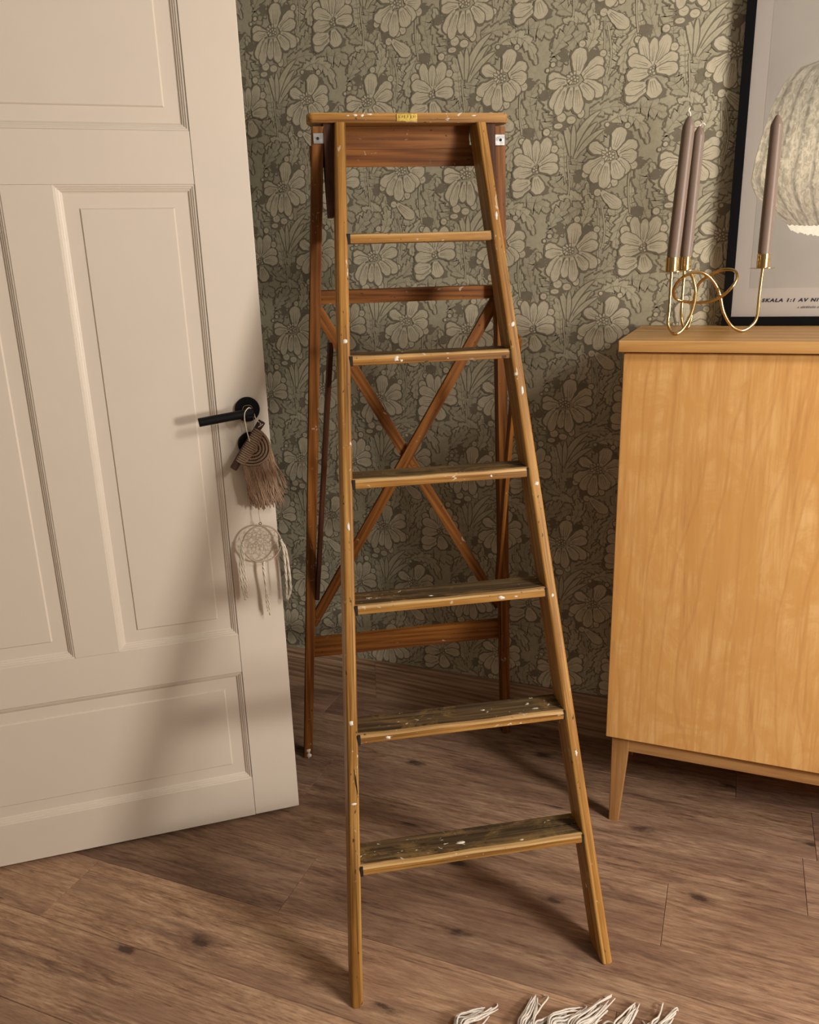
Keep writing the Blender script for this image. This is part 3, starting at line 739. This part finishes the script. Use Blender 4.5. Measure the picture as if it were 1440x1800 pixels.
# ------------------------------------------------------------------ the step ladder
LA = .5509; LO = (-.6513, 1.6862, 0)
lad = thing('step_ladder', 'tall old wooden folding step ladder with paint-spattered worn treads, standing before the wallpaper', 'ladder', LO, LA)
def yf(z): return -.568 + .3468 * z
def xi(z): return .2397 - .0652 * z      # inner face of the front rails
RT = .0215; RD = .070
for s in (-1, 1):
    secs = []
    for z in (0, .003, .4, .8, 1.2, 1.6215):
        ins = .002 if z == 0 else 0
        pr = rrect(-RT / 2 + ins, RT / 2 - ins, 0 + ins, RD - ins, .0058, 4)
        secs.append(([Vector((s * (xi(z) + RT / 2) + a, yf(z) + b, z)) for a, b in pr], [(a, b, z) for a, b in pr]))
    loft('front_rail', secs, M_front, lad)
TZ = [.2475, .482, .716, .947, 1.1775, 1.409]
for k, zt in enumerate(TZ):
    y0 = yf(zt - .006) + .0005; D = .0690; h = .0195
    wobble = .0006
    prof = [(D, -h), (.0015, -h), (0, -h + .0015), (.0003, -.0065), (.0025, -.0022), (.0085, -.0002), (.030, -.0012), (.060, -.0004), (D, -.0004)]
    segm = [0, 0, 0, 1, 1, 2, 2, 2, 0]
    secs = []
    xw = xi(zt - .01)
    for i in range(9):
        u = -1 + 2 * i / 8; x = u * (xw - .0005)
        c = (1 - u * u) * .0012
        jit = .0008 * math.sin(i * 1.9 + k * 2.1)
        secs.append(([Vector((x, y0 + b + (jit if j in (3, 4, 5) else 0), zt + z - (c if j in (5, 6, 7) else 0) + (jit * .6 if j in (4, 5) else 0))) for j, (b, z) in enumerate(prof)], [(b, z, x + k * 1.7) for b, z in prof]))
    t = loft('tread', secs, [M_front, M_edge, M_tread], lad, segmat=segm, ang=25)
    box('tread_joint', (-xw - .0008, y0 - .0009, zt - h - .001), (-xw + .0050, y0 + .004, zt - .001), M_joint, lad)
    box('tread_joint', (xw - .0020, y0 - .0009, zt - h), (xw + .0008, y0 + .004, zt - .001), M_joint, lad)
# top slab with clipped corners
sl = [(-.198, .0005), (.196, .0005), (.2015, .004), (.2055, .012), (.205, .030), (.185, .086), (-.190, .086), (-.2095, .032), (-.2095, .012), (-.2055, .004)]
slab = extrude_poly('top_platform', sl, 1.6215, 1.6395, [M_front], lad, bev=.0022)
box('apron', (-.1325, .046, 1.578), (.1325, .060, 1.6215), M_rear, lad, r=.001, long=0)
# brass maker's plate on the platform edge
pl = box('brass_plate', (-.0298, -.0012, 1.6235), (.0118, .001, 1.6375), M_label, slab, r=.0004)
M_lab2 = plain('plate_relief', (.30, .17, .035), .4, .8)
for i, (a, w) in enumerate(((-.026, .004), (-.019, .003), (-.0145, .0035), (-.008, .003), (-.002, .005), (.0045, .003))):
    box('plate_mark', (a, -.0017, 1.6290 + .001 * (i % 2)), (a + w * .6, -.0010, 1.6345), M_lab2, pl, r=.0002)
# cheeks under the platform, outside the front rails
for s in (-1, 1):
    secs = []
    for z, xo, b0, b1 in ((1.443, .1735, -.022, .030), (1.52, .1740, .002, .050), (1.621, .1740, .008, .062)):
        x_in = xi(z) + RT
        pts = [(x_in, b0), (xo + .004, b0), (xo + .004, b1), (x_in, b1)]
        secs.append(([Vector((s * a, b, z)) for a, b in (pts if s > 0 else pts[::-1])], [(a, b, z) for a, b in (pts if s > 0 else pts[::-1])]))
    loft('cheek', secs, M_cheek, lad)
# rear frame
def yr(z): return .2831 - .1709 * z
def xr(z): return .2945 - .0659 * z
for s in (-1, 1):
    secs = []
    for z in (0, .003, .4, .8, 1.2, 1.600, 1.6155):
        pr = rrect(-.0120, .0120, 0, .034, .0025, 2)
        sc = .85 if z == 0 else 1
        secs.append(([Vector((s * xr(z) + a * sc, yr(z) + b * (1 if z else 1), z)) for a, b in pr], [(a, b, z + 3) for a, b in pr]))
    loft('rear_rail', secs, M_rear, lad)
def rbar(z0, z1, x0, x1, name='rear_bar', th=.014, o=.0342):
    zc = (z0 + z1) / 2; n = Vector((0, 1, .17)).normalized(); up = Vector((0, -.17, 1)).normalized()
    c = Vector((0, yr(zc) + o, zc)) + n * th / 2
    return board(name, c + Vector((x0, 0, 0)), c + Vector((x1, 0, 0)), up, z1 - z0, th, M_rear, lad, r=.0012)
rbar(1.5440, 1.5850, -.205, .203)
rbar(1.2660, 1.2955, -.222, .218)
rbar(.3255, .3850, -.282, .282)
def xboard(a, b, off, w=.0265, th=.010):
    n = Vector((0, 1, .17)).normalized()
    pa = Vector((a[0], yr(a[1]) + off, a[1])); pb = Vector((b[0], yr(b[1]) + off, b[1]))
    ax = (pb - pa).normalized(); A = n.cross(ax)
    return board('cross_brace', pa, pb, A, w, th, M_rear, lad, r=.0012)
xboard((-.2080, 1.262), (.2640, .4240), .0530)
xboard((.2085, 1.264), (-.2590, .4290), .0400)
# folding stays at both sides
for s in (-1, 1):
    pa = Vector((s * .1965, yf(1.19) + .050, 1.196)); pb = Vector((s * .2430, yr(.535) + .012, .525))
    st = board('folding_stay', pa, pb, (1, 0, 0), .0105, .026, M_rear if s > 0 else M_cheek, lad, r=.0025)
    lathe('stay_bolt', [(0, 0), (.004, 0), (.0045, .001), (.003, .0022), (0, .0025)], pa + (pb - pa).normalized() * .02 + Vector((s * .0053, 0, 0)), M_steel, st, 10, (s, 0, 0))
# hinge straps
for s in (-1, 1):
    z0, z1 = (1.5840, 1.6035) if s < 0 else (1.579, 1.6000)
    y = yr(1.595) - .0022
    hg = box('hinge_strap', (s * .184 - .0155, y, z0), (s * .184 + .0155, y + .002, z1), M_steel, lad, r=.0008, long=0)
    lathe('screw', [(0, 0), (.0030, 0), (.0026, .0012), (0, .0012)], (s * .184 + s * .006, y, (z0 + z1) / 2), M_joint, hg, 10, (0, -1, 0))
# splashes of white paint
def splash(name, c, u, v, ru, rv, seed):
    rr = random.Random(seed); u = Vector(u).normalized(); v = Vector(v).normalized(); n = u.cross(v)
    c = Vector(c); k = 11
    rad = [rr.uniform(.55, 1.15) for _ in range(k)]
    V = [c + n * .0006] + [c + u * ru * math.cos(2 * math.pi * i / k) * rad[i] + v * rv * math.sin(2 * math.pi * i / k) * rad[i] + n * .0002 for i in range(k)] + \
        [c + u * ru * math.cos(2 * math.pi * i / k) * rad[i] * 1.05 + v * rv * math.sin(2 * math.pi * i / k) * rad[i] * 1.05 - n * .0010 for i in range(k)]
    F = [(0, 1 + i, 1 + (i + 1) % k) for i in range(k)] + [(1 + i, 1 + k + i, 1 + k + (i + 1) % k, 1 + (i + 1) % k) for i in range(k)]
    mk(name, V, F, M_paint, lad, smooth=True)
X, Z, Yv = (1, 0, 0), (0, 0, 1), (0, 1, 0)
for x, z, ru, rv, sd in ((-.072, 1.1675, .0055, .0065, 1), (-.062, 1.164, .003, .003, 2), (.033, 1.1645, .006, .0025, 3)):
    splash('paint_spot', (x, yf(1.1715) + .0008, z), X, Z, ru, rv, sd)
for x, z, ru, rv, sd in ((-.128, 1.6345, .0035, .0015, 4), (-.114, 1.6350, .005, .002, 5), (-.100, 1.6345, .004, .003, 6), (-.085, 1.6365, .009, .002, 7), (.130, 1.6345, .006, .0015, 8)):
    splash('paint_spot', (x, .0003, z), X, Z, ru, rv, sd)
def on_rail(s, z, ru, rv, sd, dx=0): splash('paint_spot', (s * (xi(z) + RT / 2) + dx, yf(z) - .0001, z), X, Vector((0, .3468, 1)), ru, rv, sd)
for a in ((1, 1.437, .0035, .009, 11, .002), (1, 1.225, .005, .006, 12, .002), (1, 1.095, .004, .010, 13, .001), (1, .915, .006, .004, 14, .002), (1, .40, .003, .006, 15, 0), (-1, 1.205, .006, .006, 16, .001), (-1, .86, .003, .010, 17, 0), (-1, .505, .005, .006, 18, -.002), (-1, .36, .006, .003, 19, 0), (1, .70, .003, .004, 20, 0)): on_rail(*a)
for s, z, sd in ((-1, .028, 21), (-1, .012, 22)):
    splash('paint_spot', (s * xr(z) + .001, yr(z) - .0004, z), X, Z, .007, .012, sd)
for x, k, dy, ru, rv, sd in ((.155, 1, .022, .012, .004, 31), (-.04, 2, .02, .006, .003, 32), (.09, 2, .012, .012, .003, 33), (-.02, 0, .03, .010, .004, 34), (.10, 0, .012, .006, .003, 35), (.05, 1, .04, .005, .002, 36)):
    splash('paint_spot', (x, yf(TZ[k]) + dy, TZ[k] - .0012 - (1 - (x / .2) ** 2) * .0010), X, Yv, ru, rv, sd)
for x, k, ru, rv, sd in ((.10, 2, .008, .004, 41), (.13, 2, .005, .003, 42), (-.15, 1, .006, .005, 43), (.10, 3, .003, .003, 44)):
    splash('paint_spot', (x, yf(TZ[k] - .012) + .0026, TZ[k] - .012), X, Z, ru, rv, sd)
# dark split in the left front rail
zs = .375
splash('split', (-(xi(.40) + RT / 2) + .005, yf(.40) - .0004, .400), (1, 0, 0), Vector((-.06, .3468, 1)), .0016, .022, 51).__class__
bpy.data.objects['split'].data.materials[0] = M_joint

# ------------------------------------------------------------------ the cabinet
CX0, CX1 = -.2196, .84; CF = 1.7603; CB = 2.140; CZ0, CZ1 = .2473, 1.158
cab = thing('cabinet', 'honey-coloured birch veneer cabinet on short tapered legs at the right', 'cabinet', (.31, 1.95, 0))
CO = Vector((.31, 1.95, 0))
def cbox(name, lo, hi, mat, par=cab, r=.002, long=2): return box(name, Vector(lo) - CO, Vector(hi) - CO, mat, par, r, long)
cbox('body', (CX0, CF + .018, CZ0), (CX1, CB, CZ1), M_cab, r=.001)
for a, b in ((CX0 + .0004, .3075), (.3095, CX1 - .0004)):
    cbox('cabinet_door', (a, CF, CZ0 + .0005), (b, CF + .0175, CZ1 - .0005), M_cab, r=.0025)
cbox('top_gap_strip', (CX0 + .012, CF + .012, CZ1 - .001), (CX1 - .012, CB - .01, CZ1 + .0032), M_joint, r=0)
cbox('top_board', (CX0 - .0105, CF - .0185, CZ1 + .003), (CX1 + .0105, 2.158, 1.1850), M_cabtop, r=.003, long=0)
cbox('base_rail', (CX0 + .045, 1.785, .2030), (CX1 - .045, 1.803, CZ0), M_cableg, r=.001, long=0)
cbox('base_rail', (CX0 + .045, CB - .05, .2030), (CX1 - .045, CB - .032, CZ0), M_cableg, r=.001, long=0)
for sx in (0, 1):
    cbox('side_rail', ((CX0 + .018, 1.80, .203), (CX1 - .036, 1.80, .203))[sx], ((CX0 + .036, CB - .06, CZ0), (CX1 - .018, CB - .06, CZ0))[sx], M_cableg, r=.001, long=1)
    for sy in (0, 1):
        x_out = (CX0 + .0125) if sx == 0 else (CX1 - .0125); d = 1 if sx == 0 else -1
        y_out = 1.7815 if sy == 0 else CB - .028; e = 1 if sy == 0 else -1
        secs = []
        for z, w, ox in ((0, .0235, .0015), (.205, .0400, 0), (CZ0, .0405, 0)):
            a0, a1 = sorted((x_out + d * ox, x_out + d * (ox + w))); b0, b1 = sorted((y_out + e * ox, y_out + e * (ox + w)))
            pr = rrect(a0, a1, b0, b1, .003, 2)
            secs.append(([Vector((a, b, z)) - CO for a, b in pr], [(a, b, z) for a, b in pr]))
        loft('leg', secs, M_cableg, cab)

# ------------------------------------------------------------------ framed poster
FX0, FZ0 = -.0406, 1.1855; FW, FH = .53, .735; FY = 2.128
PO = Vector((FX0 + FW / 2, FY, FZ0))
pos = thing('framed_poster', 'black framed poster of a pale ribbed dome standing on the cabinet against the wall', 'poster', PO)
pos.rotation_euler = (-.010, 0, 0)
def pb(name, x0, x1, z0, z1, y0, y1, mat, par=pos, r=0.0, long=2): return box(name, (x0 - FW / 2, y0, z0), (x1 - FW / 2, y1, z1), mat, par, r, long)
fw = .0205
pb('frame_side', 0, fw, 0, FH, 0, .022, M_frame, r=.001); pb('frame_side', FW - fw, FW, 0, FH, 0, .022, M_frame, r=.001)
pb('frame_bar', fw, FW - fw, 0, fw, .0003, .022, M_frame, r=.001, long=0); pb('frame_bar', fw, FW - fw, FH - fw, FH, .0003, .022, M_frame, r=.001, long=0)
pb('backing', fw - .004, FW - fw + .004, fw - .004, FH - fw + .004, .012, .018, M_frame)
paper = pb('paper', fw - .003, FW - fw + .003, fw - .003, FH - fw + .003, .0095, .0115, M_paper)
pb('glass_pane', fw - .003, FW - fw + .003, fw - .003, FH - fw + .003, .0055, .0070, M_glass)
pb('photo_print', .055, FW - .055, .085, FH - .05, .0092, .0096, M_photo, paper)
# the printed dome: a fan of ribs, left half traced, right half mirrored about its axis
axx = .175
dom = [(.085, 1.412), (.055, 1.428), (.034, 1.455), (.026, 1.480), (.012, 1.478), (.0035, 1.464), (-.0015, 1.492), (.003, 1.548), (.0135, 1.600), (.028, 1.655), (.0447, 1.700), (.070, 1.728), (.1125, 1.749), (.145, 1.755), (axx, 1.757)]
V = []; Gc = []; F = []
bot = lambda u: (1.395 + .020 * u * u)
outl = dom[4:]  # outer rim from lower left tip to top
NR, NC = 14, 40
def outer(a):   # left boundary x for a height fraction, by interpolation on the outline
    zz = [p[1] for p in dom[6:]]; xx = [p[0] for p in dom[6:]]
    return float(np.interp(a, zz, xx))
for i in range(NR + 1):
    f = i / NR; z = 1.402 + (1.757 - 1.402) * f
    xl = outer(z) if z > 1.492 else float(np.interp(z, [1.402, 1.43, 1.46, 1.492], [.095, .058, .025, -.0015]))
    for j in range(NC + 1):
        u = -1 + 2 * j / NC; x = axx + u * (axx - xl)
        zj = z - .010 * (1 - f) * (1 - u * u)
        V.append((x - FX0 - FW / 2, .0090, zj - FZ0)); Gc.append((u * .9, f, 0))
for i in range(NR):
    for j in range(NC):
        a = i * (NC + 1) + j; F.append((a, a + 1, a + NC + 2, a + NC + 1))
mk('dome_print', V, F, M_dome, paper, Gc)
V = []; F = []; rr = random.Random(9); n = 60
for i in range(n + 1):
    u = -1 + 2 * i / n; x = axx + u * .092; w = (1 - u * u) ** .5
    zt = 1.4105 - .006 * w + rr.uniform(-.0016, .0016); zb = 1.4085 - .026 * w + rr.uniform(-.0022, .0022)
    V += [(x - FX0 - FW / 2, .0088, zb - FZ0), (x - FX0 - FW / 2, .0088, zt - FZ0)]
    if i: F.append((2 * i - 2, 2 * i, 2 * i + 1, 2 * i - 1))
mk('rim_print', V, F, M_rimwhite, paper)
def text_mesh(name, body, x, z, size, mat, par, y, shear=0, spacing=1.0, width=None):
    c = bpy.data.curves.new(name, 'FONT'); c.body = body; c.size = size; c.shear = shear; c.space_character = spacing; c.extrude = 0.0; c.offset = size * .05
    t = bpy.data.objects.new(name + '_tmp', c); COL.objects.link(t)
    dg = bpy.context.evaluated_depsgraph_get(); me = bpy.data.meshes.new_from_object(t.evaluated_get(dg))
    bpy.data.objects.remove(t); bpy.data.curves.remove(c)
    co = np.array([v.co[:] for v in me.vertices]); x0, x1 = co[:, 0].min(), co[:, 0].max()
    s = (width / (x1 - x0)) if width else 1
    for v in me.vertices:
        p = v.co.copy(); v.co = ((p.x - x0) * s + x, y, p.y + z)
    me.materials.clear(); me.materials.append(mat)
    me.name = name; o = bpy.data.objects.new(name, me); COL.objects.link(o); o.parent = par; return o
text_mesh('lettering', 'SKALA 1:1 AV NI', .044 - FX0 - FW / 2, 1.2395 - FZ0, .0105, M_ink, paper, .0089, .25, 1.25, .121)
# second, unreadable line of small print
rr = random.Random(4); xx = .122
parts = []
while xx < .330:
    w = rr.uniform(.0022, .0040); hgt = rr.uniform(.0032, .0048)
    a = xx - FX0 - FW / 2; z = 1.2245 - FZ0
    parts.append(([Vector((a, .0089, z)), Vector((a + w, .0089, z)), Vector((a + w + .001, .0089, z + hgt)), Vector((a + .001, .0089, z + hgt))], [(0, 1, 2, 3)]))
    xx += w + rr.choice((.0008, .0010, .0012, .0035))
V, F = merge(parts); mk('small_print', V, F, M_inkgrey, paper)

# ------------------------------------------------------------------ brass candle holder and candles
HB = Vector((-.079, 1.923, 1.185))
can = thing('candle_holder', 'brass candle holder of looped bent tubes with three cups on the cabinet top', 'candle holder', HB)
arm1 = [(-.1418, 1.87, 1.3158), (-.1420, 1.87, 1.2435), (-.1425, 1.868, 1.2105), (-.1347, 1.862, 1.1935), (-.1248, 1.858, 1.1888), (-.1130, 1.866, 1.1955), (-.1015, 1.88, 1.2166), (-.0938, 1.89, 1.2479), (-.0925, 1.895, 1.2747), (-.0993, 1.90, 1.3000), (-.1060, 1.904, 1.3105)]
arm3 = [(.0368, 1.97, 1.3169), (.0350, 1.966, 1.2606), (.0342, 1.96, 1.2167), (.0245, 1.95, 1.1985), (.0048, 1.938, 1.1888), (-.0169, 1.935, 1.2005), (-.0342, 1.93, 1.2298), (-.0435, 1.925, 1.2634), (-.0544, 1.92, 1.2873), (-.0702, 1.91, 1.3053), (-.0899, 1.905, 1.3134), (-.1146, 1.90, 1.3077), (-.1324, 1.905, 1.2915), (-.1397, 1.925, 1.2719), (-.1331, 1.945, 1.2565), (-.1090, 1.95, 1.2499), (-.0787, 1.935, 1.2491), (-.0474, 1.915, 1.2580), (-.0239, 1.905, 1.2779), (-.0123, 1.915, 1.2993), (-.0205, 1.935, 1.3153), (-.0460, 1.955, 1.3157), (-.0721, 1.965, 1.3030), (-.0914, 1.975, 1.2863), (-.1002, 1.985, 1.2493), (-.1025, 1.985, 1.2121), (-.1082, 1.98, 1.1925), (-.1171, 1.982, 1.1945), (-.1238, 1.988, 1.2182), (-.1244, 1.99, 1.2618), (-.1237, 1.99, 1.3159)]
tube('bent_tube', [Vector(p) - HB for p in arm1], .0033, M_brass, can, 10)
tube('bent_tube', [Vector(p) - HB for p in arm3], .0033, M_brass, can, 10)
cups = [((-.1418, 1.87, 1.3150), (.0165, .0), 'leaning taupe taper candle at front left of the brass holder', 1), ((-.1237, 1.99, 1.3155), (.0115, 0), 'taupe taper candle behind the front left candle, wick bent over', 2), ((.0368, 1.97, 1.3165), (.0020, 0), 'lone taupe taper candle standing before the framed poster', 0)]
for (c, lean, lab, wk) in cups:
    c = Vector(c)
    lathe('drip_plate', [(0, 0), (.024, .0004), (.0265, .0014), (.0265, .0020), (.024, .0012), (0, .0012)], c - HB, M_brass, can, 28)
    lathe('cup', [(0, .001), (.0120, .001), (.0132, .003), (.0132, .030), (.0120, .030), (.0118, .012), (0, .012)], c - HB, M_brass, can, 28)
    cd = thing('taper_candle', lab, 'candle', c + Vector((0, 0, .0125)), 0, 'taupe taper candles in the brass holder')
    H = .288 if wk != 2 else .283; ax = Vector((lean[0], lean[1], H)).normalized()
    lathe('wax', [(0, 0), (.0112, 0), (.0114, .0165), (.0130, .021), (.0131, .060), (.0124, H - .022), (.0118, H - .018), (.0085, H - .010), (.0040, H - .002), (0, H)], (0, 0, 0), M_candle, cd, 24, ax)
    tip = ax * (H - .001)
    if wk == 1: tube('wick', [tip, tip + Vector((0, 0, .005)), tip + Vector((-.003, 0, .010)), tip + Vector((-.001, 0, .016))], .0016, M_wick, cd, 6)
    elif wk == 2: tube('wick', [tip, tip + Vector((.002, 0, .004)), tip + Vector((.007, -.001, .005)), tip + Vector((.011, -.001, .001))], .0018, M_wick, cd, 6)
    else: tube('wick', [tip, tip + Vector((.0005, 0, .004)), tip + Vector((.001, 0, .008))], .0010, M_candle, cd, 6)

# ------------------------------------------------------------------ fringed rug, its body just below the frame
RA = .42; RO = Vector((-.165, 1.105, 0))
rug = thing('fringed_rug', 'off-white cotton rug fringe lying on the floor at the bottom edge', 'rug', RO, RA)
secs = []
for y in (-.95, -.5, -.05):
    pr = rrect(-.235, .235, .0005, .0085, .003, 2)
    secs.append(([Vector((a, y, b)) for a, b in pr], [(a, b, y) for a, b in pr]))
def woven():
    t = NT('woven_cotton'); w = t.n('ShaderNodeTexWave', wave_type='BANDS', bands_direction='Z'); w.inputs['Scale'].default_value = 42; w.inputs['Distortion'].default_value = 1.2; w.inputs['Detail'].default_value = 2
    t.l(t.coords((1, 1, 1), 0), w.inputs['Vector'])
    t.l(t.ramp(w.outputs['Fac'], [(0, (.50, .45, .40)), (.6, (.70, .64, .58))]), t.b.inputs['Base Color']); t.b.inputs['Roughness'].default_value = .95
    t.bump(w.outputs['Fac'], .6, .003); return t.m
loft('woven_body', secs, woven(), rug)
rot = Matrix.Rotation(-RA, 3, 'Z')
def rl(x, y, z=.004): return rot @ (Vector((x, y, z)) - RO)
rr = random.Random(21)
ends = [((-.372, 1.088), (-.325, 1.163), .016, 14), ((-.355, 1.075), (-.352, 1.105), .02, 8), ((-.262, 1.120), (-.2575, 1.210), .008, 12), ((-.245, 1.13), (-.2356, 1.214), .001, 1), ((-.232, 1.125), (-.200, 1.205), .015, 13), ((-.210, 1.14), (-.1637, 1.214), .014, 13), ((-.175, 1.15), (-.1202, 1.259), .015, 15), ((-.160, 1.15), (-.135, 1.222), .016, 12), ((-.10, 1.170), (-.0760, 1.259), .009, 9), ((-.08, 1.175), (-.045, 1.232), .011, 9), ((-.045, 1.20), (-.0307, 1.270), .002, 2), ((-.035, 1.20), (-.0055, 1.272), .006, 6)]
for (ax_, ay), (tx, ty), sp, cnt in ends:
    parts = []
    a = rl(ax_, ay); b = rl(tx, ty)
    root = Vector((a.x, -.055, .006))
    d = (b - a); pn = Vector((-d.y, d.x, 0)).normalized()
    for q in range(cnt):
        o = rr.uniform(-1, 1) * sp; o2 = o * rr.uniform(.2, 1.1); h = rr.uniform(.003, .016); cut = rr.uniform(.62, 1.0) if q else 1.0
        w1 = rr.uniform(-.006, .006)
        e = a + d * cut
        P = [root + pn * o * .3, a + pn * o + Vector((0, 0, h)), a + d * cut * .5 + pn * (o + w1) + Vector((0, 0, h * .9)), e + pn * o2 + Vector((0, 0, rr.uniform(-.001, .005)))]
        if rr.random() < .35: P.append(e + pn * (o2 + rr.uniform(-.012, .012)) + d.normalized() * rr.uniform(-.008, .008) + Vector((0, 0, -.001)))
        P = [Vector((p.x, p.y, max(p.z, .0022))) for p in P]
        parts.append(tube_vf([Vector((p.x, p.y, max(p.z, .0020))) for p in catmull(P, 6)], .0019, 5, radf=lambda t: 1 - .5 * t ** 4))
    V, F = merge(parts); mk('tassel', V, F, M_fringe, rug, smooth=True)
for c, r in (((-.300, 1.108), .012), ((-.275, 1.108), .008), ((-.115, 1.185), .014)):
    P = [rl(c[0] + r * math.cos(t), c[1] + r * 1.1 * math.sin(t), .004 + .004 * math.sin(t * .5)) for t in [math.pi * k / 8 for k in range(9)]]
    mk('tassel', *tube_vf(catmull(P, 3), .0019, 5), M_fringe, rug, smooth=True)
